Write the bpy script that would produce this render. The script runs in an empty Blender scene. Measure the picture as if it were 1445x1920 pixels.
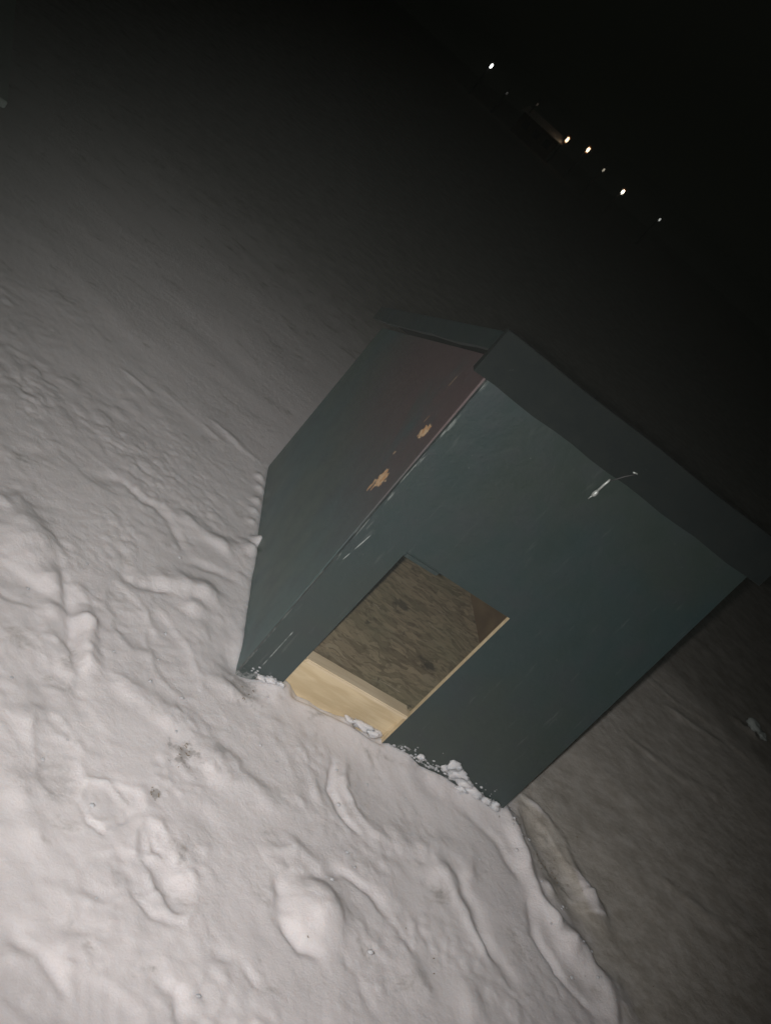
import bpy, bmesh, math, random
import numpy as np
from mathutils import Vector, Matrix
S = bpy.context.scene
COL = S.collection
R = math.radians
random.seed(7)
rng = np.random.default_rng(11)

# ------------------------------------------------------------------ camera
CAM = Vector((-0.6946, -1.7656, 1.3179))
ROLL, PITCH, YAW, FPX = 0.7367, 0.3892, 0.3769, 1826.5
fw = Vector((math.sin(YAW)*math.cos(PITCH), math.cos(YAW)*math.cos(PITCH), -math.sin(PITCH)))
rt = Vector((math.cos(YAW), -math.sin(YAW), 0))
up = rt.cross(fw)
ex = rt*math.cos(ROLL) + up*math.sin(ROLL)
ey = up*math.cos(ROLL) - rt*math.sin(ROLL)
cd = bpy.data.cameras.new('camera')
cam = bpy.data.objects.new('camera', cd); COL.objects.link(cam)
M = Matrix((ex, ey, -fw)).transposed().to_4x4(); M.translation = CAM
cam.matrix_world = M
cd.sensor_fit = 'VERTICAL'; cd.sensor_height = 36; cd.lens = FPX/1920*36
cd.clip_start = 0.05; cd.clip_end = 2000
cd.dof.use_dof = True; cd.dof.focus_distance = 2.4; cd.dof.aperture_fstop = cd.lens/4.0
S.camera = cam

# ------------------------------------------------------------------ night sky
w = bpy.data.worlds.new('World'); S.world = w; w.use_nodes = True
nt = w.node_tree; nt.nodes.clear()
sky = nt.nodes.new('ShaderNodeTexSky'); sky.sky_type = 'NISHITA'; sky.sun_disc = False
sky.sun_elevation = R(-4); sky.sun_rotation = R(200)
mx = nt.nodes.new('ShaderNodeMix'); mx.data_type = 'RGBA'; mx.inputs['Factor'].default_value = 0.93
mx.inputs['B'].default_value = (0.030, 0.033, 0.025, 1)
bg = nt.nodes.new('ShaderNodeBackground'); bg.inputs['Strength'].default_value = 0.10
ow = nt.nodes.new('ShaderNodeOutputWorld')
nt.links.new(sky.outputs[0], mx.inputs['A']); nt.links.new(mx.outputs['Result'], bg.inputs['Color'])
nt.links.new(bg.outputs[0], ow.inputs['Surface'])

# ------------------------------------------------------------------ phone torch held beside the lens
ld = bpy.data.lights.new('phone_torch', 'SPOT')
ld.energy = 160; ld.color = (1.0, 0.97, 0.95); ld.spot_size = R(73); ld.spot_blend = 1.0; ld.shadow_soft_size = 0.012
lo = bpy.data.objects.new('phone_torch', ld); COL.objects.link(lo)
lo.location = CAM - ex*0.040 + ey*0.006
aim = Vector((-0.001, -0.257, 0.394))
lo.rotation_euler = (aim - lo.location).to_track_quat('-Z', 'Y').to_euler()

S.view_settings.view_transform = 'Standard'; S.view_settings.look = 'None'
S.view_settings.exposure = 0; S.view_settings.gamma = 1
S.cycles.max_bounces = 5; S.cycles.diffuse_bounces = 3; S.cycles.volume_bounces = 0
S.render.resolution_x = 770; S.render.resolution_y = 1024

# ------------------------------------------------------------------ helpers
def link(o, parent=None):
    COL.objects.link(o)
    if parent: o.parent = parent
    return o
def obj(name, bm, mats, parent=None, smooth=False):
    me = bpy.data.meshes.new(name); bmesh.ops.recalc_face_normals(bm, faces=bm.faces)
    bm.to_mesh(me); bm.free()
    for m in (mats if isinstance(mats, (list, tuple)) else [mats]): me.materials.append(m)
    if smooth: me.shade_smooth()
    return link(bpy.data.objects.new(name, me), parent)
def thing(name, label, cat, loc=(0, 0, 0), group=None):
    o = bpy.data.objects.new(name, None); o.location = loc; o.empty_display_size = 0.1
    link(o); o['label'] = label; o['category'] = cat
    if group: o['group'] = group
    return o
def tag(o, label, cat, group=None):
    o['label'] = label; o['category'] = cat
    if group: o['group'] = group
    return o
def hexa(bm, P, mi=0):
    """P: 8 points, bottom loop 0-3 then top loop 4-7"""
    v = [bm.verts.new(p) for p in P]
    fs = [(3, 2, 1, 0), (4, 5, 6, 7), (0, 1, 5, 4), (1, 2, 6, 5), (2, 3, 7, 6), (3, 0, 4, 7)]
    out = [bm.faces.new([v[i] for i in f]) for f in fs]
    for f in out: f.material_index = mi
    return out
def box(bm, a, b, mi=0):
    x0, y0, z0 = a; x1, y1, z1 = b
    return hexa(bm, [(x0, y0, z0), (x1, y0, z0), (x1, y1, z0), (x0, y1, z0), (x0, y0, z1), (x1, y0, z1), (x1, y1, z1), (x0, y1, z1)], mi)
def bevel(bm, wd=0.0015, seg=2):
    bmesh.ops.bevel(bm, geom=[e for e in bm.edges], offset=wd, segments=seg, affect='EDGES', clamp_overlap=True)
def tube(bm, pts, rad, n=8):
    pts = [Vector(p) for p in pts]; rings = []
    for i, p in enumerate(pts):
        t = (pts[min(i+1, len(pts)-1)] - pts[max(i-1, 0)]).normalized()
        a = t.cross(Vector((0.3, 0.9, 0.2))).normalized(); b = t.cross(a)
        r = rad[i] if isinstance(rad, (list, tuple)) else rad
        rings.append([bm.verts.new(p + a*r*math.cos(2*math.pi*k/n) + b*r*math.sin(2*math.pi*k/n)) for k in range(n)])
    for A, B in zip(rings, rings[1:]):
        for k in range(n): bm.faces.new((A[k], A[(k+1) % n], B[(k+1) % n], B[k]))
    bm.faces.new(rings[0][::-1]); bm.faces.new(rings[-1])

# ------------------------------------------------------------------ materials
class G:
    def __init__(s, name):
        s.m = bpy.data.materials.new(name); s.m.use_nodes = True; s.t = s.m.node_tree; s.t.nodes.clear()
        s.out = s.n('ShaderNodeOutputMaterial'); s.p = s.n('ShaderNodeBsdfPrincipled')
        s.l(s.p.outputs[0], s.out.inputs[0]); s.tc = s.n('ShaderNodeTexCoord')
    def n(s, t, **k):
        x = s.t.nodes.new(t)
        for a, b in k.items(): setattr(x, a, b)
        return x
    def l(s, a, b): s.t.links.new(a, b)
    def val(s, sock, v):
        if isinstance(v, bpy.types.NodeSocket): s.l(v, sock)
        else: sock.default_value = v
    def noise(s, scale, detail=4, rough=0.55, stretch=None, dist=0.0, src=None):
        co = src or s.tc.outputs['Object']
        if stretch:
            mp = s.n('ShaderNodeMapping'); mp.inputs['Scale'].default_value = stretch; s.l(co, mp.inputs[0]); co = mp.outputs[0]
        x = s.n('ShaderNodeTexNoise'); x.inputs['Scale'].default_value = scale; x.inputs['Detail'].default_value = detail
        x.inputs['Roughness'].default_value = rough; x.inputs['Distortion'].default_value = dist
        s.l(co, x.inputs['Vector']); return x.outputs['Fac']
    def ramp(s, v, a, b, smooth=True):
        x = s.n('ShaderNodeMapRange'); x.interpolation_type = 'SMOOTHSTEP' if smooth else 'LINEAR'
        s.val(x.inputs['Value'], v); x.inputs['From Min'].default_value = a; x.inputs['From Max'].default_value = b
        return x.outputs['Result']
    def math(s, op, a, b=0.0, c=0.0):
        x = s.n('ShaderNodeMath', operation=op); s.val(x.inputs[0], a); s.val(x.inputs[1], b); s.val(x.inputs[2], c); return x.outputs[0]
    def mix(s, f, a, b):
        x = s.n('ShaderNodeMix', data_type='RGBA'); s.val(x.inputs['Factor'], f)
        for k, v in (('A', a), ('B', b)):
            s.val(x.inputs[k], v if isinstance(v, bpy.types.NodeSocket) else (*v, 1))
        return x.outputs['Result']
    def bump(s, h, dist, strength=1.0, prev=None):
        x = s.n('ShaderNodeBump'); x.inputs['Distance'].default_value = dist; x.inputs['Strength'].default_value = strength
        s.l(h, x.inputs['Height'])
        if prev: s.l(prev, x.inputs['Normal'])
        return x.outputs[0]
    def xyz(s, src=None):
        x = s.n('ShaderNodeSeparateXYZ'); s.l(src or s.tc.outputs['Object'], x.inputs[0]); return x.outputs
    def done(s, col, rough=0.5, normal=None, spec=0.5):
        s.val(s.p.inputs['Base Color'], col if isinstance(col, bpy.types.NodeSocket) else (*col, 1))
        s.val(s.p.inputs['Roughness'], rough); s.p.inputs['Specular IOR Level'].default_value = spec
        if normal: s.l(normal, s.p.inputs['Normal'])
        return s.m

def paint(name, kind='plain'):
    g = G(name); x, y, z = g.xyz()
    big = g.ramp(g.noise(3.1, 3), 0.35, 0.65); mid = g.noise(14, 5); fine = g.noise(90, 4)
    k0 = 0.98 if kind == 'side' else 0.29  # side base raised above the other panels, standing in for light falling on it
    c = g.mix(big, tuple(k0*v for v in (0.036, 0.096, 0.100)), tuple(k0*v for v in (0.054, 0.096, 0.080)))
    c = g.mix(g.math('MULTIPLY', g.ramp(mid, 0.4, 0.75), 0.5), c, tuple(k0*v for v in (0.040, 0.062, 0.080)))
    if kind in ('side',):
        red = g.math('MULTIPLY', g.ramp(g.noise(2.6, 4, dist=0.6), 0.22, 0.46), g.math('MULTIPLY', g.ramp(z, 0.22, 0.70), g.math('SUBTRACT', 1.0, g.ramp(y, 0.50, 1.05))))
        c = g.mix(g.math('MULTIPLY', red, 0.9), c, (0.098, 0.060, 0.060))
    # faint brush and dust marks running down the boards
    drag = g.ramp(g.noise(22, 4, stretch=(3, 3, 0.35)), 0.62, 0.78)
    c = g.mix(g.math('MULTIPLY', drag, 0.25), c, (0.16, 0.17, 0.16))
    speck = g.ramp(g.noise(120, 2), 0.76, 0.80)
    c = g.mix(g.math('MULTIPLY', speck, 0.5), c, (0.3, 0.3, 0.28))
    if kind in ('front', 'side'):
        # knocked and abraded arris between the front and the side
        e = x if kind == 'front' else y
        if kind == 'side': e = g.math('SUBTRACT', e, g.math('MULTIPLY', z, 0.0862))
        near = g.math('SUBTRACT', 1.0, g.ramp(e, 0.002, 0.020 if kind == 'front' else 0.009))
        st = g.noise(60, 5, 0.65, stretch=(2.2, 2.2, 0.16))
        hi = g.math('MULTIPLY', g.ramp(z, 0.12, 0.35), near)
        scr = g.ramp(g.math('ADD', st, g.math('MULTIPLY', hi, 0.15)), 0.66, 0.71)
        scr = g.math('MULTIPLY', scr, near)
        brk = g.ramp(g.noise(9, 3, stretch=(1, 1, 1.4)), 0.42, 0.55)
        scr = g.math('MULTIPLY', scr, brk)
        c = g.mix(g.math('MULTIPLY', scr, 0.75), c, (0.27, 0.30, 0.28))
        rim = g.math('SUBTRACT', 1.0, g.ramp(g.math('ADD', e, g.math('MULTIPLY', g.noise(70, 4, 0.7, stretch=(1, 1, 0.3)), 0.006)), 0.0036, 0.0052))
        gap = g.ramp(g.noise(14, 5, 0.7, stretch=(1, 1, 1.2)), 0.44, 0.56)
        c = g.mix(g.math('MULTIPLY', g.math('MULTIPLY', rim, gap), 0.7), c, (0.30, 0.34, 0.32))
        if kind == 'front':   # a single pale scrape further down beside the corner
            for (x0, z0, k, za, zb) in ((0.036, 0.05, 0.03, 0.04, 0.16), (0.022, 0.40, 0.16, 0.37, 0.46)):
                line = g.math('ABSOLUTE', g.math('SUBTRACT', x, g.math('ADD', x0, g.math('MULTIPLY', g.math('SUBTRACT', z, z0), k))))
                line = g.math('ADD', line, g.math('MULTIPLY', g.noise(40, 4), 0.006))
                ln = g.math('SUBTRACT', 1.0, g.ramp(line, 0.0028, 0.0040))
                ln = g.math('MULTIPLY', ln, g.math('MULTIPLY', g.ramp(z, za, za+0.01), g.math('SUBTRACT', 1.0, g.ramp(z, zb-0.01, zb))))
                c = g.mix(g.math('MULTIPLY', ln, 0.8), c, (0.42, 0.45, 0.43))
    if kind == 'side':
        for (cy, cz, ry, rz, k) in ((0.140, 0.688, 0.018, 0.022, 1.0), (0.146, 0.535, 0.022, 0.028, 1.0), (0.166, 0.503, 0.006, 0.020, 0.8), (0.196, 0.588, 0.006, 0.006, 0.5), (0.185, 0.700, 0.003, 0.012, 0.3), (0.22, 0.79, 0.003, 0.02, 0.25)):
            a = g.math('DIVIDE', g.math('SUBTRACT', y, cy), ry); b = g.math('DIVIDE', g.math('SUBTRACT', z, cz), rz)
            a = g.math('ADD', a, g.math('MULTIPLY', b, 0.25))
            d = g.math('SQRT', g.math('ADD', g.math('MULTIPLY', a, a), g.math('MULTIPLY', b, b)))
            d = g.math('ADD', d, g.math('MULTIPLY', g.math('SUBTRACT', g.noise(55, 5, 0.7), 0.5), 3.2))
            chip = g.math('SUBTRACT', 1.0, g.ramp(d, 0.85, 1.0))
            wood = g.mix(g.ramp(g.noise(70, 4), 0.4, 0.6), (0.72, 0.40, 0.18), (0.85, 0.62, 0.38))
            c = g.mix(g.math('MULTIPLY', chip, k), c, wood)
    if kind == 'front':   # rime blown onto the foot of the panel
        fz = g.math('ADD', g.noise(52, 7, 0.78), g.math('MULTIPLY', g.noise(7, 3), 0.35))
        fr = g.ramp(g.math('SUBTRACT', fz, g.math('MULTIPLY', z, 3.2)), 0.66, 0.72)
        fr = g.math('MULTIPLY', fr, g.math('ADD', 0.25, g.math('MULTIPLY', g.ramp(x, 0.40, 0.62), 0.75)))
        c = g.mix(fr, c, (0.66, 0.66, 0.66))
    nb = g.bump(fine, 0.0008, 0.7); nb = g.bump(mid, 0.003, 0.5, nb)
    return g.done(c, g.math('ADD', 0.40, g.math('MULTIPLY', mid, 0.22)), nb, 0.9)

def wood(name, ca, cb, grain=(1, 8, 8), sc=9):
    g = G(name); n1 = g.noise(sc, 5, stretch=grain, dist=0.5); n2 = g.noise(5, 3)
    c = g.mix(g.ramp(n1, 0.35, 0.7), ca, cb); c = g.mix(g.math('MULTIPLY', g.ramp(n2, 0.5, 0.8), 0.35), c, tuple(k*0.62 for k in ca))
    return g.done(c, 0.7, g.bump(n1, 0.001, 0.6), 0.25)
def osb(name):
    g = G(name)
    vo = g.n('ShaderNodeTexVoronoi'); vo.inputs['Scale'].default_value = 24
    mp = g.n('ShaderNodeMapping'); mp.inputs['Scale'].default_value = (1, 3.2, 1.4); mp.inputs['Rotation'].default_value = (0, 0, 0.9)
    nd = g.n('ShaderNodeTexNoise'); nd.inputs['Scale'].default_value = 5; g.l(g.tc.outputs['Object'], nd.inputs['Vector'])
    ad = g.n('ShaderNodeMix', data_type='VECTOR'); ad.inputs['Factor'].default_value = 0.2
    g.l(g.tc.outputs['Object'], ad.inputs[4]); g.l(nd.outputs['Color'], ad.inputs[5])
    g.l(ad.outputs[1], mp.inputs[0]); g.l(mp.outputs[0], vo.inputs['Vector'])
    sep = g.n('ShaderNodeSeparateColor'); g.l(vo.outputs['Color'], sep.inputs[0])
    c = g.mix(sep.outputs[0], (0.19, 0.150, 0.092), (0.36, 0.29, 0.185))
    c = g.mix(g.math('MULTIPLY', g.ramp(sep.outputs[1], 0.88, 0.96), 0.5), c, (0.36, 0.31, 0.21))
    n = g.noise(26, 6, 0.7, stretch=(1, 2.0, 1)); c = g.mix(g.math('MULTIPLY', g.ramp(n, 0.48, 0.62), 0.6), c, (0.095, 0.066, 0.042))
    b = g.noise(3.4, 3); c = g.mix(g.math('MULTIPLY', g.ramp(b, 0.4, 0.7), 0.45), c, (0.19, 0.19, 0.11))
    d = g.ramp(g.noise(11, 5, 0.7, dist=0.8), 0.60, 0.70); c = g.mix(g.math('MULTIPLY', d, 0.7), c, (0.03, 0.024, 0.018))
    x, y, z = g.xyz()
    for (sx, sy, sr, sk) in [(0.418, 0.48, 0.035, 0.75), (0.492, 0.264, 0.04, 0.8), (0.16, 0.055, 0.02, 0.4), (0.592, 0.306, 0.03, 0.4)]:
        dd = g.math('SQRT', g.math('ADD', g.math('POWER', g.math('SUBTRACT', x, sx), 2.0), g.math('POWER', g.math('SUBTRACT', y, sy), 2.0)))
        dd = g.math('ADD', g.math('DIVIDE', dd, sr), g.math('MULTIPLY', g.math('SUBTRACT', g.noise(40, 6, 0.7), 0.5), 3.0))
        c = g.mix(g.math('MULTIPLY', g.math('SUBTRACT', 1.0, g.ramp(dd, 0.2, 1.1)), sk), c, (0.035, 0.028, 0.02))
    strand = g.ramp(g.noise(13, 4, 0.6, stretch=(0.9, 3.4, 1), dist=0.3), 0.66, 0.70)
    c = g.mix(g.math('MULTIPLY', strand, 0.8), c, (0.40, 0.34, 0.24))
    return g.done(c, 0.8, g.bump(n, 0.0015, 0.8), 0.2)
def snow(name, ground=False):
    g = G(name)
    c = g.mix(g.ramp(g.noise(2.2, 4), 0.3, 0.7), (0.74, 0.695, 0.695), (0.80, 0.755, 0.752))
    n1 = g.noise(34, 8, 0.72, dist=0.3); n2 = g.noise(260, 5, 0.7); n3 = g.noise(95, 5, 0.7)
    if ground:
        rough = g.ramp(g.noise(1.7, 3, dist=0.5), 0.42, 0.60)
        x, y, z = g.xyz()
        edge = g.math('ADD', g.math('ADD', g.math('MULTIPLY', x, 0.40), g.math('MULTIPLY', y, 0.917)), g.math('MULTIPLY', g.noise(2.5, 5, 0.6), 0.5))
        rx = g.ramp(x, 0.9, 1.9)
        scour = g.math('ADD', g.math('ADD', x, g.math('MULTIPLY', y, 0.5)), g.math('MULTIPLY', g.math('SUBTRACT', g.noise(9, 7, 0.7), 0.5), 0.55))
        hi = g.math('MULTIPLY', g.ramp(z, 0.006, 0.016), g.math('SUBTRACT', 1.0, g.ramp(x, 1.15, 1.3)))
        scour = g.math('MULTIPLY', g.math('SUBTRACT', 1.0, hi), scour) if False else g.math('MULTIPLY', g.ramp(scour, 0.77, 1.00), g.ramp(x, 0.3, 0.8))
        scour = g.math('MULTIPLY', scour, g.math('SUBTRACT', 1.0, g.math('MULTIPLY', hi, 0.8)))
        soft = g.ramp(edge, 1.7, 3.9); edge = g.ramp(edge, 2.28, 2.50)
        edge = g.math('ADD', g.math('MULTIPLY', edge, rx), g.math('MULTIPLY', soft, g.math('SUBTRACT', 1.0, rx)))
        # thin cover over bare brown turf away from the trodden area
        far = g.ramp(g.math('ADD', g.math('MULTIPLY', x, 0.36), g.math('MULTIPLY', y, 0.93)), 0.9, 4.2)
        far2 = g.ramp(g.math('SUBTRACT', x, g.math('MULTIPLY', y, 0.25)), 0.95, 1.9)
        s = g.noise(7, 7, 0.7, stretch=(1.0, 1.5, 1), dist=0.4)
        thin = g.math('ADD', s, g.math('ADD', g.math('MULTIPLY', far, 0.10), g.math('MULTIPLY', far2, 0.09)))
        bare = g.ramp(thin, 0.56, 0.80)
        turf = g.mix(g.ramp(g.noise(60, 4), 0.4, 0.6), (0.10, 0.085, 0.055), (0.22, 0.18, 0.13))
        c = g.mix(g.math('MULTIPLY', bare, 0.75), c, turf)
        c = g.mix(scour, c, g.mix(g.ramp(g.noise(13, 7, 0.7, stretch=(1, 1.6, 1)), 0.3, 0.7), (0.60, 0.56, 0.51), (0.40, 0.36, 0.31)))
        c = g.mix(g.math('MULTIPLY', edge, 0.72), c, g.mix(g.ramp(g.noise(9, 6, 0.7), 0.35, 0.7), (0.12, 0.10, 0.075), (0.34, 0.31, 0.28)))
        dirt = g.ramp(g.noise(19, 6, 0.75), 0.70, 0.78)
        c = g.mix(g.math('MULTIPLY', dirt, 0.30), c, (0.30, 0.27, 0.23))
        for (sx, sy, sr, sk) in ((-.10, -.33, .035, .5), (.02, -.05, .05, .35), (-.14, -.46, .016, .6), (.99, -.10, .035, .45), (-.33, -.52, .05, .2), (-.02, -.27, .02, .3)):
            dd = g.math('SQRT', g.math('ADD', g.math('POWER', g.math('SUBTRACT', x, sx), 2.0), g.math('POWER', g.math('SUBTRACT', y, sy), 2.0)))
            dd = g.math('ADD', g.math('DIVIDE', dd, sr), g.math('MULTIPLY', g.math('SUBTRACT', g.noise(48, 6, 0.75), 0.5), 5.0))
            c = g.mix(g.math('MULTIPLY', g.math('SUBTRACT', 1.0, g.ramp(dd, 0.2, 1.1)), sk), c, (0.16, 0.14, 0.12))
        pit = g.ramp(g.noise(75, 3, 0.6), 0.755, 0.785); c = g.mix(g.math('MULTIPLY', pit, 0.5), c, (0.20, 0.17, 0.14))
    nb = g.bump(g.math('MULTIPLY', n1, g.math('ADD', g.math('MULTIPLY', rough, 1.0), 0.35)) if ground else n1, 0.008, 0.5); nb = g.bump(n3, 0.003, 0.45, nb); nb = g.bump(n2, 0.0012, 0.5, nb)
    g.p.inputs['Subsurface Weight'].default_value = 0.75; g.p.inputs['Subsurface Scale'].default_value = 0.028
    g.p.inputs['Subsurface Radius'].default_value = (1.0, 0.85, 0.75)
    return g.done(c, g.math('ADD', 0.50, g.math('MULTIPLY', n2, 0.25)), nb, 0.3)
def plain(name, col, rough=0.6, metal=0.0, emit=None, es=0):
    g = G(name); n = g.noise(30, 4)
    m = g.done(g.mix(n, tuple(c*0.8 for c in col), col), rough, g.bump(n, 0.001, 0.5))
    g.p.inputs['Metallic'].default_value = metal
    if emit: g.p.inputs['Emission Color'].default_value = (*emit, 1); g.p.inputs['Emission Strength'].default_value = es
    return m
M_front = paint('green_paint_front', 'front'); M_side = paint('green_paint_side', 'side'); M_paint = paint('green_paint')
M_trim = G('dark_trim_paint')
_n = M_trim.noise(18, 5); _f = M_trim.noise(100, 3)
_c = M_trim.mix(M_trim.ramp(_n, 0.35, 0.7), (0.004, 0.008, 0.008), (0.007, 0.011, 0.010))
_s = M_trim.ramp(M_trim.noise(48, 5, 0.7), 0.69, 0.73); _c = M_trim.mix(M_trim.math('MULTIPLY', _s, 0.6), _c, (0.16, 0.18, 0.18))
M_trim = M_trim.done(_c, 0.8, M_trim.bump(_f, 0.001, 0.7), 0.25)
M_edge = paint('green_paint_edge')
M_pine = wood('pale_pine', (0.56, 0.44, 0.265), (0.66, 0.54, 0.35))
M_pine2 = wood('pine_lip', (0.62, 0.50, 0.33), (0.72, 0.60, 0.42))
M_osb = osb('osb_floor')
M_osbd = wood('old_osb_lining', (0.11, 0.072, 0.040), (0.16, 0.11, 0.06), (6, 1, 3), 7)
M_snow = snow('snow_ground', True); M_snowb = snow('snow_lump')
M_wire = plain('galvanised_wire', (0.55, 0.58, 0.55), 0.5, 0.5)
M_wdark = plain('dark_wire', (0.05, 0.05, 0.05), 0.5, 0.3)
RIDGES=[
 ([(0.819,0.004),(0.865,-0.093),(0.9,-0.22),(0.949,-0.273)],0.0198,0.030),
 ([(0.949,-0.273),(1.022,-0.329),(1.069,-0.379),(1.075,-0.469),(1.056,-0.572)],0.0342,0.045),
 ([(0.929,0.12),(0.992,0.087),(1.049,0.034),(1.072,-0.059),(1.091,-0.118)],0.0124,0.017),
 ([(1.09,-0.102),(1.105,-0.136),(1.112,-0.175)],0.0212,0.024),
 ([(0.866,-0.25),(0.863,-0.324),(0.896,-0.38),(0.933,-0.431),(1.006,-0.468)],0.0095,-0.022),
 ([(0.274,-0.129),(0.271,-0.212),(0.305,-0.27),(0.356,-0.31),(0.429,-0.316)],0.0073,-0.018),
 ([(0.305,-0.111),(0.3,-0.188),(0.335,-0.239),(0.386,-0.272),(0.462,-0.278)],0.0087,0.010),
 ([(0.494,-0.262),(0.595,-0.204),(0.679,-0.193),(0.655,-0.273)],0.0162,0.014),
 ([(0.561,-0.049),(0.682,-0.051),(0.781,-0.102),(0.846,-0.183)],0.0142,-0.012),
 ([(0.157,-0.507),(0.16,-0.589),(0.202,-0.638),(0.25,-0.64)],0.0096,-0.026),
 ([(0.194,-0.478),(0.298,-0.428),(0.381,-0.442),(0.435,-0.481),(0.474,-0.526)],0.0083,-0.016),
 ([(0.299,-0.62),(0.349,-0.655),(0.385,-0.715)],0.0110,-0.014),
 ([(0.338,-0.523),(0.377,-0.554),(0.416,-0.573)],0.0103,0.012),
 ([(-0.122,-0.538),(-0.078,-0.567),(-0.044,-0.619),(-0.03,-0.672)],0.0061,0.012),
 ([(-0.136,-0.678),(-0.09,-0.704),(-0.049,-0.696)],0.0049,-0.010),
 ([(-0.276,-0.545),(-0.247,-0.577),(-0.213,-0.588),(-0.199,-0.558),(-0.17,-0.518)],0.0040,-0.010),
 ([(-0.268,-0.497),(-0.227,-0.486),(-0.182,-0.512)],0.0052,0.008),
 ([(-0.245,-0.23),(-0.153,-0.249),(-0.07,-0.289),(0.025,-0.322),(0.133,-0.348)],0.0227,0.016),
 ([(-0.494,0.099),(-0.433,-0.035),(-0.388,-0.148),(-0.348,-0.254),(-0.323,-0.345)],0.0104,-0.020),
 ([(-0.375,-0.102),(-0.344,-0.167),(-0.322,-0.236)],0.0161,0.018),
 ([(-0.295,0.433),(-0.236,0.373),(-0.203,0.316)],0.0098,-0.012),
 ([(-0.195,0.274),(-0.115,0.322),(-0.051,0.33)],0.0097,-0.016),
 ([(-0.349,0.18),(-0.316,0.098),(-0.261,0.103),(-0.213,0.155)],0.0115,-0.014),
 ([(-0.243,0.459),(-0.167,0.453),(-0.09,0.447),(-0.027,0.453)],0.0261,0.030),
 ([(-0.502,0.39),(-0.425,0.448),(-0.357,0.424),(-0.295,0.433)],0.0099,-0.010),
 ([(-0.54,1.029),(-0.429,0.99)],0.0084,0.005),
 ([(-0.393,1.052),(-0.166,0.977)],0.0085,0.005),
 ([(-0.218,1.066),(-0.027,0.995)],0.0103,0.007),
 ([(-0.827,0.671),(-0.755,0.615),(-0.706,0.58)],0.0104,-0.012),
 ([(0.028,-0.72),(0.081,-0.708),(0.128,-0.74)],0.0081,-0.010),
 ([(-0.303,-0.828),(-0.244,-0.848),(-0.21,-0.877)],0.0073,-0.014),
 ([(-0.07,-0.806),(-0.028,-0.818),(-0.012,-0.856)],0.0077,-0.010),
 ([(0.434,-0.507),(0.51,-0.594),(0.53,-0.663)],0.0117,0.014),
 ([(0.632,-0.298),(0.682,-0.387),(0.745,-0.479),(0.77,-0.577)],0.0141,-0.012),
 ([(0.572,-0.269),(0.641,-0.351),(0.688,-0.451)],0.0142,0.012),
 ([(1.92,1.141),(2.17,1.131),(2.429,1.182)],0.0188,0.008),
 ([(1.561,0.738),(1.768,0.706),(2.036,0.73)],0.0163,0.007),
 ([(1.854,1.289),(1.992,1.236),(2.224,1.244)],0.0162,0.010),
 ([(1.47,0.111),(1.629,0.055),(1.827,0.067)],0.0142,0.006),
 ([(0.103,-0.458),(0.191,-0.427),(0.271,-0.441)],0.0091,0.010),
 ([(-0.068,-0.072),(-0.003,-0.081),(0.054,-0.077),(0.145,-0.106),(0.193,-0.177),(0.24,-0.261)],0.0100,0.010),
 ([(0.086,-0.101),(0.12,-0.172),(0.16,-0.229)],0.0097,0.008),]
BUMPS=[
 (0.244,-0.543,0.0577,0.045),(0.941,-0.162,0.0174,0.018),(0.973,0.010,0.0136,0.012),(-0.549,0.024,0.0732,0.040),
 (-0.606,0.102,0.0563,0.020),(-0.123,0.209,0.0348,0.034),(-0.182,0.193,0.0317,0.022),(-0.143,0.138,0.0261,0.018),
 (-0.231,0.173,0.0262,0.014),(-0.026,0.915,0.0151,0.016),(-0.024,0.852,0.0148,0.014),(-0.025,0.775,0.0145,0.014),
 (-0.024,0.713,0.0126,0.010),(-0.033,0.644,0.0139,0.010),(0.002,0.553,0.0166,0.050),(-0.022,0.503,0.0237,0.030),
 (0.917,-0.257,0.0197,0.012),(0.676,0.034,0.0201,0.000),(-0.241,-0.538,0.0305,0.008),(0.178,-0.421,0.0170,0.012),
 (-0.471,-0.048,0.0262,0.022),(-0.459,-0.133,0.0208,0.018),(-0.371,-0.117,0.0234,0.020),(-0.392,-0.302,0.0436,-0.018),
 (-0.376,-0.321,0.0195,0.010),(-0.071,-0.637,0.0262,-0.014),(-0.106,-0.563,0.0144,-0.012),(0.989,-0.083,0.0521,-0.020),
 (0.952,0.003,0.0452,-0.018),(1.030,-0.177,0.0368,-0.016),(0.568,-0.299,0.0282,0.016),(0.469,-0.586,0.0406,0.014),
 (0.622,-0.585,0.0362,0.016),(0.020,-0.280,0.0162,0.010),(0.184,-0.291,0.0142,0.008),(-0.031,-0.463,0.0323,-0.010),
 (0.130,-0.625,0.0422,-0.008),(-0.333,-0.644,0.0290,0.012),(-0.382,-0.580,0.0246,0.014),(0.390,-0.145,0.0644,-0.012),
 (0.518,-0.157,0.0527,-0.008),(2.561,1.426,0.0260,0.030),(2.493,1.433,0.0206,0.020),(-0.245,-0.230,0.0284,0.012),
 (-0.400,-0.424,0.0313,0.012),]

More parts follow.
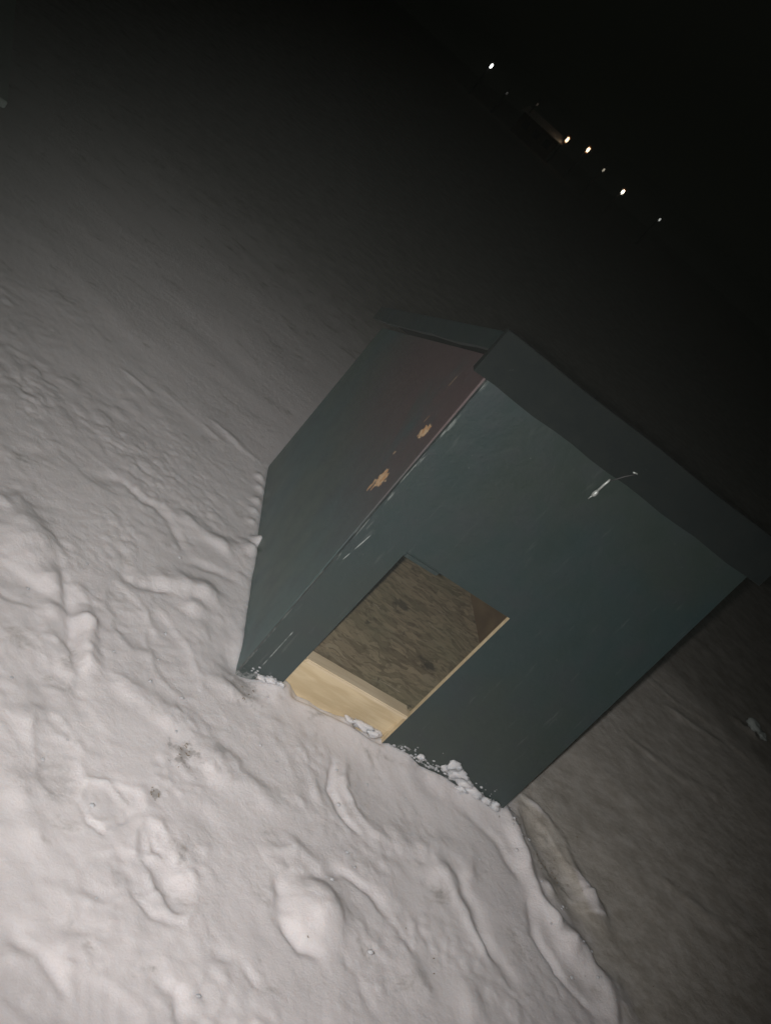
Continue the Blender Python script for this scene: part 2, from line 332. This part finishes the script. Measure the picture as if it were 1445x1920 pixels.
# ------------------------------------------------------------------ snow ground: one sheet out to the horizon
def axis(lo, hi, step, far):
    c = list(np.arange(lo, hi+1e-6, step)); d = step; a = c[-1]; o = []
    while a < far: d *= 1.035 if abs(a) < 4 else 1.09; a += d; o.append(a)
    d = step; a = c[0]; q = []
    while a > -far: d *= 1.035 if abs(a) < 4 else 1.09; a -= d; q.append(a)
    return np.array(q[::-1] + c + o)
def vnoise(X, Y, freq, seed):
    r = np.random.default_rng(seed); T = r.random((256, 256))
    x = X*freq + 1000.37; y = Y*freq + 1000.71
    xi = np.floor(x).astype(int); yi = np.floor(y).astype(int); fx = x-xi; fy = y-yi
    fx = fx*fx*(3-2*fx); fy = fy*fy*(3-2*fy)
    a = T[xi % 256, yi % 256]; b = T[(xi+1) % 256, yi % 256]; c = T[xi % 256, (yi+1) % 256]; d = T[(xi+1) % 256, (yi+1) % 256]
    return (a*(1-fx)+b*fx)*(1-fy) + (c*(1-fx)+d*fx)*fy - 0.5
def clods(X, Y, cell, seed):
    r = np.random.default_rng(seed); JX = r.random((128, 128)); JY = r.random((128, 128)); JH = r.random((128, 128))
    x = X/cell + 500.3; y = Y/cell + 500.7; xi = np.floor(x).astype(int); yi = np.floor(y).astype(int); H = np.zeros_like(X)
    for i in (-1, 0, 1):
        for j in (-1, 0, 1):
            a = (xi+i) % 128; b = (yi+j) % 128; rr = 0.30+0.55*JH[b, a]
            d = np.hypot(x-xi-i-JX[a, b], (y-yi-j-JY[a, b]))/rr
            H = np.maximum(H, np.clip(1-d*d, 0, 1)**0.8*rr*(JH[a, b] > 0.35))
    return H
def rot(X, Y, a): return X*math.cos(a)-Y*math.sin(a), X*math.sin(a)+Y*math.cos(a)
def height(X, Y):
    Z = np.zeros_like(X)
    dist = np.hypot(X, Y-0.2)
    wx = X + 0.05*vnoise(X, Y, 5, 1) + 0.02*vnoise(X, Y, 17, 2); wy = Y + 0.05*vnoise(X, Y, 5, 3) + 0.02*vnoise(X, Y, 17, 4)
    # trodden churned snow to the left and in front; smoother to the right and behind
    tro = 1/(1+np.exp((X + 0.25*Y - 0.95)/0.12)) / (1+np.exp((Y - 0.65 + 0.9*(X+0.2))/0.20)); tro = np.clip(tro, 0, 1)
    fade = np.exp(-np.maximum(dist-3, 0)/6)
    a = 0.0
    for k, (fr, am) in enumerate(((2.1, 0.020), (4.7, 0.016), (10, 0.015), (21, 0.0080), (43, 0.0038), (85, 0.0028))):
        u, v = rot(wx, wy, 0.7*k+0.3); n = vnoise(u, v, fr, 20+k)
        if k in (2, 3): n = 0.25 - np.sqrt(n*n+0.006)*1.1         # creased lumps
        if k >= 3: n = n*(0.35+1.5*np.clip(vnoise(X, Y, 2.6, 90)*1.6+vnoise(X, Y, 6, 91)+0.45, 0, 1.2))
        a = a + n*am*((0.18 if k < 2 else 0.07) + 1.05*tro if k > 0 else 0.7)
    Z += 0.42*a*(0.25+0.75*fade)
    qx = X + 0.012*vnoise(X, Y, 45, 80) + 0.02*vnoise(X, Y, 13, 81); qy = Y + 0.012*vnoise(X, Y, 45, 82) + 0.02*vnoise(X, Y, 13, 83)
    pat = np.clip(vnoise(X, Y, 3.3, 84)*2.2 + vnoise(X, Y, 9, 85)*1.4 - 0.02 + 0.30*np.exp(-((X+.35)**2+(Y+.75)**2)/.12), 0, 1)*(0.06+0.94*tro)
    pat2 = np.clip(vnoise(X, Y, 4.1, 86)*2.4 + vnoise(X, Y, 12, 87)*1.4 - 0.02 + 0.30*np.exp(-((X+.25)**2+(Y+.75)**2)/.12), 0, 1)*(0.04+0.96*tro)
    Z += pat*0.0105*clods(qx, qy, 0.046, 88) + pat2*0.0075*clods(qx+3, qy, 0.023, 89) + (0.35*pat+0.5*pat2)*0.007*clods(qx, qy+5, 0.014, 92)
    # low wind ripples running across the view
    u, v = rot(X, Y, 0.377)
    rp = vnoise(u*0.45, v*1.6, 5, 40)*0.008 + vnoise(u*0.6, v*1.4, 19, 41)*0.0012
    Z += rp*(1-0.8*tro)*(0.2+0.8*fade)
    Z += vnoise(X, Y, 0.35, 50)*0.06*(1-np.exp(-dist/3)) + vnoise(X, Y, 0.06, 51)*0.5*(1-np.exp(-dist/25))
    # hand placed ridges, grooves and mounds
    px = X + 0.016*vnoise(X, Y, 14, 60) + 0.007*vnoise(X, Y, 40, 61); py = Y + 0.016*vnoise(X, Y, 14, 62) + 0.007*vnoise(X, Y, 40, 63)
    for pts, sg, h in RIDGES:
        P = np.array(pts); lo = P.min(0)-4*sg-.03; hi = P.max(0)+4*sg+.03
        m = (X > lo[0]) & (X < hi[0]) & (Y > lo[1]) & (Y < hi[1])
        if not m.any(): continue
        x, y = px[m], py[m]; dm = np.full(x.shape, 9.0); tt = np.zeros(x.shape); n = len(P)-1
        for i in range(n):
            A, B = P[i], P[i+1]; AB = B-A; t = np.clip(((x-A[0])*AB[0]+(y-A[1])*AB[1])/(AB@AB), 0, 1)
            d = np.hypot(x-A[0]-t*AB[0], y-A[1]-t*AB[1]); s = d < dm; dm[s] = d[s]; tt[s] = (i+t[s])/n
        dm = dm + 0.004*vnoise(X[m], Y[m], 70, 67)
        prof = np.exp(-np.abs(dm/(sg*(1.15+0.9*vnoise(x, y, 11, 68)))/1.25)**2.2)*np.clip(np.minimum(tt, 1-tt)*6+0.45, 0, 1)*np.clip(0.85+1.5*vnoise(x, y, 9, 65)+0.7*vnoise(x, y, 24, 64), 0.05, 1.5)
        Z[m] += 0.82*h*prof
    for bx, by, r, h in BUMPS:
        m = np.hypot(X-bx, Y-by) < 3*r+.02
        k = 1.0 if r < .03 else 0.35
        d = np.hypot(X[m]+(px[m]-X[m])*k-bx, Y[m]+(py[m]-Y[m])*k-by)/r
        Z[m] += h*np.exp(-np.abs(d)**2.2*0.9)*0.9*(1+0.12*vnoise(X[m], Y[m], 30, 66))
    for bx, by, an, ln, wd, dp in PRINTS:
        m = np.hypot(X-bx, Y-by) < 0.3
        dx, dy = px[m]-bx, py[m]-by; u = dx*math.cos(an)+dy*math.sin(an); v = -dx*math.sin(an)+dy*math.cos(an)
        wloc = wd*(1.0+0.20*np.cos((u/ln)*2.6+0.6) - 0.22*np.exp(-((u+0.15*ln)/(0.25*ln))**2))
        q = np.maximum(np.abs(u)/ln, 0)**3 + (np.abs(v)/wloc)**2.5
        s = 1/(1+np.exp((q-1)*5)); rim = np.exp(-((q-1.35)/0.45)**2)
        tread = 0.10*np.sin(u*260)*s
        Z[m] += 0.65*(-dp*s*(1+tread) + dp*0.35*rim)
    Z = Z*(1-0.30*np.exp(-(dist/2.5)**4))
    # drift packed against the front panel, hollow at the corner, sunk bed under the kennel
    fr = np.exp(-np.maximum(-Y, 0)/0.05)*(Y < 0.03)*np.clip((X-0.03)/0.06, 0, 1)*np.clip((0.9-X)/0.08, 0, 1)
    Z += 0.026*fr*(0.6+0.9*np.exp(-((X-0.22)/0.16)**2)*0.5+0.7*vnoise(X, Y, 18, 70))
    Z -= 0.022*np.clip((Y+0.012)/0.012, 0, 1)*(Y < 0.03)*np.clip((X-0.13)/0.03, 0, 1)*np.clip((0.42-X)/0.02, 0, 1)*(0.6+1.2*np.clip(vnoise(X, Y, 25, 71)+.4, 0, 1))
    Z -= 0.016*np.exp(-((X+0.01)**2+(Y-0.02)**2)/0.05**2)
    ins = 1/(1+np.exp((np.abs(X-0.4)-0.383)/0.006))/(1+np.exp((np.abs(Y-0.53)-0.475)/0.006))
    Z = Z*(1-ins) - 0.05*ins
    # slope falling away towards the valley
    Z -= 0.00035*np.maximum(dist-12, 0)**2*(dist < 60) + (dist >= 60)*(0.00035*48**2 + 0.0336*0.75*(np.minimum(dist, 200)-60))
    return Z

PRINTS = [(-0.215,-0.520,0.5,0.060,0.034,0.012),(-0.09,-0.60,-0.9,0.085,0.036,0.016),(0.98,-0.04,-0.95,0.125,0.045,0.014)]
_r = random.Random(5)
for k in range(34):
    x = _r.uniform(-1.25, 0.75); y = _r.uniform(-1.15, 0.45)
    if y > 0.45-0.9*(x+0.2) or (x > -0.1 and y > -0.22) : continue
    PRINTS.append((x, y, _r.uniform(0.2, 2.2) if _r.random() < .7 else _r.uniform(-1.2, 0.2), _r.uniform(0.09, 0.125), _r.uniform(0.036, 0.048), _r.uniform(0.004, 0.011)))

xs = axis(-1.15, 1.45, 0.0060, 420); ys = axis(-1.15, 1.15, 0.0060, 420)
GX, GY = np.meshgrid(xs, ys, indexing='ij'); GZ = height(GX, GY)
nx, ny = GX.shape
co = np.stack([GX, GY, GZ], -1).reshape(-1, 3).astype(np.float32)
idx = np.arange(nx*ny).reshape(nx, ny)
quads = np.stack([idx[:-1, :-1], idx[1:, :-1], idx[1:, 1:], idx[:-1, 1:]], -1).reshape(-1, 4).astype(np.int32)
me = bpy.data.meshes.new('snow_ground')
me.vertices.add(len(co)); me.vertices.foreach_set('co', co.ravel())
me.loops.add(quads.size); me.loops.foreach_set('vertex_index', quads.ravel())
me.polygons.add(len(quads)); me.polygons.foreach_set('loop_start', np.arange(0, quads.size, 4, dtype=np.int32))
me.update(calc_edges=True); me.validate(); me.materials.append(M_snow); me.shade_smooth()
ground = link(bpy.data.objects.new('snow_ground', me)); ground['kind'] = 'structure'
def gz(x, y): return float(height(np.array([[x]], float), np.array([[y]], float))[0, 0])

# ------------------------------------------------------------------ the kennel
W, D, s = 0.80, 1.014, 0.0862             # width, depth, backward lean of the front
RS = -0.36                                # roof slope towards the back
def zr(y, base=0.983): return base + RS*(y-0.056)
K = thing('dog_kennel', 'dark green wooden dog kennel with sloping roof and square doorway, standing in the snow', 'kennel')
# front panel with its doorway (open to the ground)
lx = 0.012
out = [(0, -0.08), (0.098, -0.08), (0.121, 0.469), (0.428, 0.471), (0.403, -0.08), (W, -0.08), (W+lx, 0.925), (lx*0.5, 0.925)]
bm = bmesh.new(); T = 0.013
f0 = [bm.verts.new((x, s*z, z)) for x, z in out]; f1 = [bm.verts.new((x, s*z+T, z)) for x, z in out]
F = bm.faces.new(f0); B = bm.faces.new(f1[::-1])
for i in range(len(out)):
    j = (i+1) % len(out); f = bm.faces.new((f0[i], f0[j], f1[j], f1[i])); f.material_index = 1 if i in (2, 3) else 0
bmesh.ops.triangulate(bm, faces=[F, B])
obj('front_panel', bm, [M_front, M_pine], K)
# side panels
def side(name, x0, x1, mat):
    bm = bmesh.new(); y0 = lambda z: s*z + T + 0.001
    hexa(bm, [(x0, y0(-.08), -.08), (x1, y0(-.08), -.08), (x1, D, -.08), (x0, D, -.08),
              (x0, y0(.925), .925), (x1, y0(.925), .925), (x1, D, zr(D)-0.052), (x0, D, zr(D)-0.052)])
    bevel(bm, 0.001, 1); return obj(name, bm, mat, K)
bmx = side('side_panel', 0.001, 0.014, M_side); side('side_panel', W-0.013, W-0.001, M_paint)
bm = bmesh.new(); box(bm, (0.015, D-0.014, -0.08), (W-0.014, D-0.001, zr(D)-0.056)); obj('back_panel', bm, M_paint, K)
bm = bmesh.new(); box(bm, (0.015, 0.048, 0.098), (W-0.014, D-0.015, 0.1175)); obj('floor_board', bm, M_osb, K)
# inner lining on the right and at the back
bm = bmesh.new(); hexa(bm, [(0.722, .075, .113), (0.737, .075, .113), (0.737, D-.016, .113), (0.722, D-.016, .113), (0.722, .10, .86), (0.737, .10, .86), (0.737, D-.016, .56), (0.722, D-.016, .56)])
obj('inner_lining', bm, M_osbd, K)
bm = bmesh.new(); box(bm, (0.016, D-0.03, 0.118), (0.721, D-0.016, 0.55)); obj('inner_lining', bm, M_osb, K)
# pale pine threshold board with its rounded lip
bm = bmesh.new(); box(bm, (0.03, 0.024, -0.05), (0.50, 0.044, 0.112)); bevel(bm, 0.002); th = obj('threshold_board', bm, M_pine, K)
bm = bmesh.new(); box(bm, (0.1075, 0.004, 0.108), (0.4095, 0.0477, 0.1190)); bevel(bm, 0.0025, 3); obj('lip', bm, M_pine2, th)
bm = bmesh.new(); hexa(bm, [(0.404, .0135, -.05), (0.436, .0135, -.05), (0.436, .0235, -.05), (0.404, .0235, -.05), (0.4095, .0225, .104), (0.436, .0225, .104), (0.436, .0238, .104), (0.4095, .0238, .104)]); bevel(bm, 0.0008, 1); obj('doorway_block', bm, M_pine, K)
# painted batten let into the left of the doorway head
bm = bmesh.new(); hexa(bm, [(0.1205, .037, .457), (0.215, .037, .459), (0.215, .060, .459), (0.1205, .060, .457), (0.121, .037, .4715), (0.215, .037, .4725), (0.215, .060, .4725), (0.121, .060, .4715)]); bevel(bm, 0.003, 2); obj('doorway_batten', bm, M_edge, K)
# roof board and its edge boards
ov = 0.037; yb = D+0.002
bm = bmesh.new(); y0 = 0.076
hexa(bm, [(-ov+.013, y0, zr(y0)-.022), (W+ov-.013, y0, zr(y0)-.022), (W+ov-.013, yb, zr(yb)-.022), (-ov+.013, yb, zr(yb)-.022),
          (-ov+.013, y0, zr(y0)-.003), (W+ov-.013, y0, zr(y0)-.003), (W+ov-.013, yb, zr(yb)-.003), (-ov+.013, yb, zr(yb)-.003)]); bevel(bm, .001, 1)
roof = obj('roof_board', bm, M_trim, K)
def strip_y(name, x0, x1, dz, mat):
    bm = bmesh.new(); n = 10; ring = []
    for i in range(n+1):
        y = 0.0755 + (yb+0.012-0.0755)*i/n; j = 0.0015*math.sin(i*2.1) + 0.001*math.cos(i*5)
        z1 = zr(y); z0 = z1-dz+j
        ring.append([bm.verts.new(p) for p in ((x0, y, z0), (x1, y, z0), (x1, y, z1), (x0, y, z1))])
    for A, Bv in zip(ring, ring[1:]):
        for k in range(4): bm.faces.new((A[k], A[(k+1) % 4], Bv[(k+1) % 4], Bv[k]))
    bm.faces.new(ring[0][::-1]); bm.faces.new(ring[-1]); bmesh.ops.recalc_face_normals(bm, faces=bm.faces)
    return obj(name, bm, mat, K)
strip_y('side_fascia', -ov, -ov+.012, 0.047, M_paint); strip_y('side_fascia', W+ov-.012, W+ov, 0.047, M_trim)
bm = bmesh.new(); n = 16; ring = []
for i in range(n+1):
    x = -ov-0.001 + (W+2*ov+.002)*i/n; j = 0.0020*math.sin(i*1.7); k = 0.0015*math.sin(i*0.9+1)
    ring.append([bm.verts.new(p) for p in ((x, .056-.1*s*0, .880+j), (x, .075, .882+j), (x, .075, .985+k), (x, .059, .985+k))])
for A, Bv in zip(ring, ring[1:]):
    for k in range(4): bm.faces.new((A[k], A[(k+1) % 4], Bv[(k+1) % 4], Bv[k]))
bm.faces.new(ring[0][::-1]); bm.faces.new(ring[-1])
fas = obj('front_fascia', bm, M_trim, K)
# little bent wire hook hanging below the fascia
bm = bmesh.new()
tube(bm, [(0.390, .050, .914), (0.385, .046, .909), (0.376, .049, .896), (0.367, .050, .880), (0.362, .055, .868)], 0.0014, 8)
hk = obj('hook_wire', bm, M_wdark, K, True)
bm = bmesh.new()
tube(bm, [(0.362, .058, .870), (0.3615, .060, .852), (0.362, .062, .834)], [0.0026, 0.0027, 0.0027], 10)
tube(bm, [(0.362, .062, .835), (0.3615, .060, .829), (0.361, .060, .822), (0.361, .062, .815)], [0.0024, 0.0052, 0.0056, 0.0022], 10)
tube(bm, [(0.361, .062, .816), (0.362, .066, .804)], [0.0016, 0.0008], 8)
obj('hook', bm, M_wire, K, True)
bm = bmesh.new(); tube(bm, [(0.386, .054, .9135), (0.396, .053, .9165)], 0.0018, 8); obj('hook_wire', bm, M_wire, K, True)

# ------------------------------------------------------------------ snow stuck to the foot of the kennel
def lump(bm, c, r, seed, sub=3, am=0.35):
    rr = random.Random(seed); o = [Vector((rr.uniform(-9, 9), rr.uniform(-9, 9), rr.uniform(-9, 9))) for _ in range(2)]
    from mathutils import noise
    q = bmesh.ops.create_icosphere(bm, subdivisions=sub, radius=1.0)
    for v in q['verts']:
        n = noise.noise(v.co*1.3+o[0])*am*1.6 + noise.noise(v.co*3.7+o[1])*am*0.8
        v.co = Vector(c) + Vector((v.co.x*r[0], v.co.y*r[1], v.co.z*r[2]))*(1+n)
def clump(label, parts, seed):
    bm = bmesh.new()
    for i, (c, r) in enumerate(parts): lump(bm, c, r, seed+i)
    o = obj('snow_clump', bm, M_snowb, None, True); return tag(o, label, 'snow clump', 'snow clumps against the foot of the kennel')
clump('ragged white snow clump stuck highest on the kennel front near its right corner', [((0.605, .004, .058), (.020, .006, .022)), ((0.628, .002, .048), (.030, .007, .016)), ((0.655, .001, .035), (.026, .008, .013)), ((0.588, .004, .044), (.014, .006, .010))], 3)
clump('low crust of snow at the kennel front, right beside its bottom right corner', [((0.700, -.002, .026), (.028, .010, .012)), ((0.740, -.003, .022), (.030, .010, .010)), ((0.772, -.003, .022), (.022, .010, .013)), ((0.665, -.004, .016), (.022, .010, .010))], 23)
clump('small round snow lump on the kennel front midway between doorway and corner', [((0.512, -.001, .040), (.009, .006, .009)), ((0.519, 0, .036), (.006, .005, .006))], 41)
clump('pale snow crust heaped in the doorway at the foot of the pine board', [((0.335, .004, .033), (.030, .010, .011)), ((0.372, .004, .030), (.022, .010, .012)), ((0.30, .004, .030), (.018, .008, .006))], 52)
clump('thin snow crust left of the doorway near the kennel corner', [((0.075, -.003, .022), (.020, .008, .009)), ((0.10, -.001, .024), (.012, .008, .007)), ((0.052, -.004, .016), (.012, .008, .007))], 61)
bm = bmesh.new(); rr = random.Random(9)
for k in range(150):
    u = rr.random()
    if u < .62: x = rr.gauss(0.60, 0.10); z = 0.02 + abs(rr.gauss(0, .016)) + max(0, x-.5)*.03
    elif u < .8: x = rr.uniform(0.43, 0.56); z = 0.02+abs(rr.gauss(0, .012))
    else: x = rr.uniform(0.02, 0.10); z = 0.012+abs(rr.gauss(0, .008))
    if x > .79 or z > .10 or (.085 < x < .42): continue
    r = rr.uniform(.0010, .0036)*(0.8 if z > .05 else 1.1); lump(bm, (x, s*z-.0006, z), (r*1.5, r*.7, r), 100+k, 1)
o = obj('snow_crumbs', bm, M_snowb, None, True); o['kind'] = 'stuff'
tag(o, 'scattered crumbs of snow sticking to the bottom of the kennel front', 'snow crumbs')
# crumbs of snow lying on the trodden ground
bm = bmesh.new(); rr = random.Random(19); pts = []
for k in range(70):
    a = rr.random()
    if a < .5: x = rr.gauss(-0.1, .45); y = rr.gauss(-.45, .35)
    elif a < .8: t = rr.random(); x = 0.83+.24*t+rr.gauss(0, .05); y = 0.0-.5*t+rr.gauss(0, .05)
    else: x = rr.gauss(-.30, .12); y = rr.gauss(.30, .2)
    if -0.03 < x < .83 and y > -.03: continue
    pts.append((x, y))
P = np.array(pts); PZ = height(P[:, 0].reshape(-1, 1), P[:, 1].reshape(-1, 1)).ravel()
for (x, y), z in zip(pts, PZ):
    r = rr.uniform(.0018, .0050) * (1.9 if rr.random() < .08 else 1); lump(bm, (x, y, z+r*.05), (r*1.2, r, r*.75), rr.randint(0, 9999), 1)
o = obj('snow_crumbs', bm, M_snowb, None, True); o['kind'] = 'stuff'
tag(o, 'loose crumbs of snow strewn over the trodden ground round the kennel', 'snow crumbs')

# ------------------------------------------------------------------ bits of dead grass and bark in the snow
M_straw = plain('dead_grass', (0.20, 0.15, 0.09), 0.8)
bm = bmesh.new(); rr = random.Random(31)
spots = [(-.10, -.33, .02, 9), (0.985, -.10, .03, 16), (0.03, -.055, .03, 6), (-.14, -.46, .008, 6), (0.85, -.02, .03, 6), (1.2, -.1, .2, 8), (0.5, -.75, .25, 5)]
for cx, cy, sp, n in spots:
    for _ in range(n):
        x = rr.gauss(cx, sp); y = rr.gauss(cy, sp); z = gz(x, y)+.0015; a = rr.uniform(0, 6.28); L = rr.uniform(.002, .008)
        tube(bm, [(x, y, z), (x+L*.5*math.cos(a), y+L*.5*math.sin(a), z+rr.uniform(0, .003)), (x+L*math.cos(a+.3), y+L*math.sin(a+.3), z+.001)], [0.0008, 0.0010, 0.0005], 5)
o = obj('grass_bits', bm, M_straw); o['kind'] = 'stuff'; tag(o, 'dark bits of dead grass and bark lying in the snow', 'grass bits')
# snow cake lying out in the dark on the right
bm = bmesh.new(); z = gz(2.56, 1.43)
lump(bm, (2.56, 1.43, z+.012), (.042, .03, .018), 5); lump(bm, (2.61, 1.40, z+.006), (.03, .025, .012), 6)
M_icy = plain('grey_snow', (.36, .40, .38), .8)
tag(obj('snow_clump', bm, M_icy, None, True), 'lone pale snow clump lying far out in the dark right of the kennel', 'snow clump')

# ------------------------------------------------------------------ low box at the far left edge
bx = thing('storage_box', 'dim frosted grey green wooden box cut off by the top left edge of the photo', 'box', (-1.3, 1.7, 0))
dv = Vector((-1.615+1.304, 2.772-1.712, 0)).normalized(); pv = Vector((-dv.y, dv.x, 0))
M_box = plain('weathered_green', (.66, .80, .72), .8)
def bxp(u, v, z): return tuple(dv*u + pv*v + Vector((0, 0, z)))
def bbox(name, u0, u1, v0, v1, z0, z1, mat):
    bm = bmesh.new(); hexa(bm, [bxp(u0, v0, z0), bxp(u1, v0, z0), bxp(u1, v1, z0), bxp(u0, v1, z0), bxp(u0, v0, z1), bxp(u1, v0, z1), bxp(u1, v1, z1), bxp(u0, v1, z1)]); bevel(bm, .003); return obj(name, bm, mat, bx)
bbox('lid', -.14, 1.9, -.01, .62, .275, .30, M_box)
for k in range(3): bbox('plank', -.12, 1.88, .01, .60, -.05+k*.108, .055+k*.108, M_box)

# ------------------------------------------------------------------ lights of the village far across the slope
M_pole = plain('lamp_pole', (0.12, 0.12, 0.12), 0.5, 0.6)
M_glow = plain('amber_halo_glow', (.5, .25, .1), .6, 0, (1, .30, .05), .25)  # emission on shade and ring imitates the halo round the lamp
DL = 120.0
def lamp(az, el, h, col, st, label, wd=.30, ht=.36, halo=None, grp='street lamps on the horizon', dist=DL):
    wd *= .72; ht *= .8; st *= (.55 if halo else .9); wd *= .68; ht *= .8
    x = CAM.x + dist*math.sin(R(az)); y = CAM.y + dist*math.cos(R(az)); zc = CAM.z + dist*math.tan(R(el))
    zg = gz(x, y)
    t = thing('street_lamp', label, 'street lamp', (x, y, zg), grp)
    H = zc - zg
    bm = bmesh.new(); tube(bm, [(0.0, 0.5, -.3), (0, .5, H*.6), (0, .5, H+.25), (0, .42, H+.5), (0, .22, H+.62), (0, 0, H+.60)], [.09, .07, .055, .05, .045, .045], 8); obj('pole', bm, M_pole, t, True)
    bm = bmesh.new(); tube(bm, [(0, 0, H+ht*.92), (0, 0, H+ht*1.05), (0, 0, H+ht*1.25)], [wd*.95, wd*1.9, wd*.8], 12); obj('lamp_shade', bm, M_glow if 'orange' in label[:8] or 'warm' in label[:5] else M_pole, t, True)
    if halo: bm = bmesh.new(); tube(bm, [(0, 0, H-ht*1.35), (0, 0, H-ht*1.3), (0, 0, H-ht*1.02)], [wd*.3, wd*1.5, wd*.9], 14); obj('halo_glow', bm, M_glow, t, True)  # glowing ring added below the lantern in place of its halo
    m = plain('lamp_glow', (0.8, 0.8, 0.8), 0.5, 0, col, st)
    bm = bmesh.new(); tube(bm, [(0, 0, H-ht), (0, 0, H-ht*.75), (0, 0, H-ht*.2), (0, 0, H+ht*.3), (0, 0, H+ht*.75), (0, 0, H+ht*.9)], [wd*.25, wd*.7, wd, wd, wd*.8, wd*.5], 12); obj('lantern', bm, m, t, True)
    return t
lamp(9.739, .091, 5, (1, 1, .97), 9, 'white street lamp farthest to the left of the row of lights', .20, .40)
lamp(15.323, -.089, 5, (1, .74, .45), 9, 'orange street lamp, left one of the bright orange pair', .25, .45, True)
lamp(16.532, .235, 5, (1, .76, .50), 9, 'orange street lamp, right one of the bright orange pair', .25, .45, True)
lamp(17.88, .003, 5, (.8, .72, .55), 0.9, 'faint street lamp between the orange pair and the warm white one', .15, .30)
lamp(19.447, -.163, 5, (1, .90, .72), 8, 'warm white street lamp right of the orange pair', .22, .42)
lamp(21.945, .048, 5, (.95, .98, .9), 0.9, 'small faint street lamp lowest and rightmost of the row', .15, .26)
lamp(12.892, .21, 5, (.6, .5, .4), 0.10, 'very dim street lamp above the lit farm roof', .14, .24)
lamp(11.26, -.393, 5, (.6, .6, .55), 0.10, 'very dim street lamp left of the lit farm roof', .16, .26)
# low farm building whose roof edge catches the lamp light
x = CAM.x + DL*math.sin(R(13.85)); y = CAM.y + DL*math.cos(R(13.85)); zg = gz(x, y)
fb = thing('farm_building', 'long low farm building faintly lit beside the orange lamps', 'building', (x, y, zg)); fb.rotation_euler.z = R(-13.85)
He = CAM.z - DL*math.tan(R(.45)) - zg
bm = bmesh.new(); box(bm, (-2.6, 0, -.5), (2.6, 5, He)); M_wall = plain('farm_wall', (.25, .22, .19), .8); wl = obj('wall', bm, M_wall, fb)
for k in range(3):
    bm = bmesh.new(); box(bm, (-2.0+k*1.6, -.05, He-1.5), (-1.2+k*1.6, .05, He-.6)); bevel(bm, .02, 1); obj('window', bm, plain('dark_pane', (.03, .03, .035), .2), fb)
bm = bmesh.new(); v = [bm.verts.new(p) for p in ((-3, -.4, He-.05), (3, -.4, He-.05), (3, 5.4, He-.05), (-3, 5.4, He-.05), (-2.6, 2.5, He+.75), (2.6, 2.5, He+.75))]
for f in ((0, 1, 5, 4), (1, 2, 5), (2, 3, 4, 5), (3, 0, 4), (3, 2, 1, 0)): bm.faces.new([v[i] for i in f])
obj('roof', bm, M_snowb, fb)
pl = bpy.data.lights.new('street_lamp_light', 'POINT'); pl.energy = 2.5; pl.color = (1, .72, .45); pl.shadow_soft_size = .2
po = bpy.data.objects.new('street_lamp_light', pl); COL.objects.link(po)
po.location = (CAM.x + (DL-5)*math.sin(R(14.9)), CAM.y + (DL-5)*math.cos(R(14.9)), CAM.z+.4)

# ------------------------------------------------------------------ thin frozen mist that the torch lights up
bm = bmesh.new(); box(bm, (-450, -450, -12), (450, 450, 9)); hz = bpy.data.materials.new('night_mist'); hz.use_nodes = True
t = hz.node_tree; t.nodes.clear(); o_ = t.nodes.new('ShaderNodeOutputMaterial'); v_ = t.nodes.new('ShaderNodeVolumePrincipled')
v_.inputs['Color'].default_value = (0.84, 0.9, 0.84, 1); v_.inputs['Density'].default_value = 0.0026; v_.inputs['Anisotropy'].default_value = 0.0
t.links.new(v_.outputs[0], o_.inputs['Volume'])
h = obj('haze', bm, hz); h['kind'] = 'stuff'; tag(h, 'thin pale night mist hanging over the whole snowfield', 'mist')
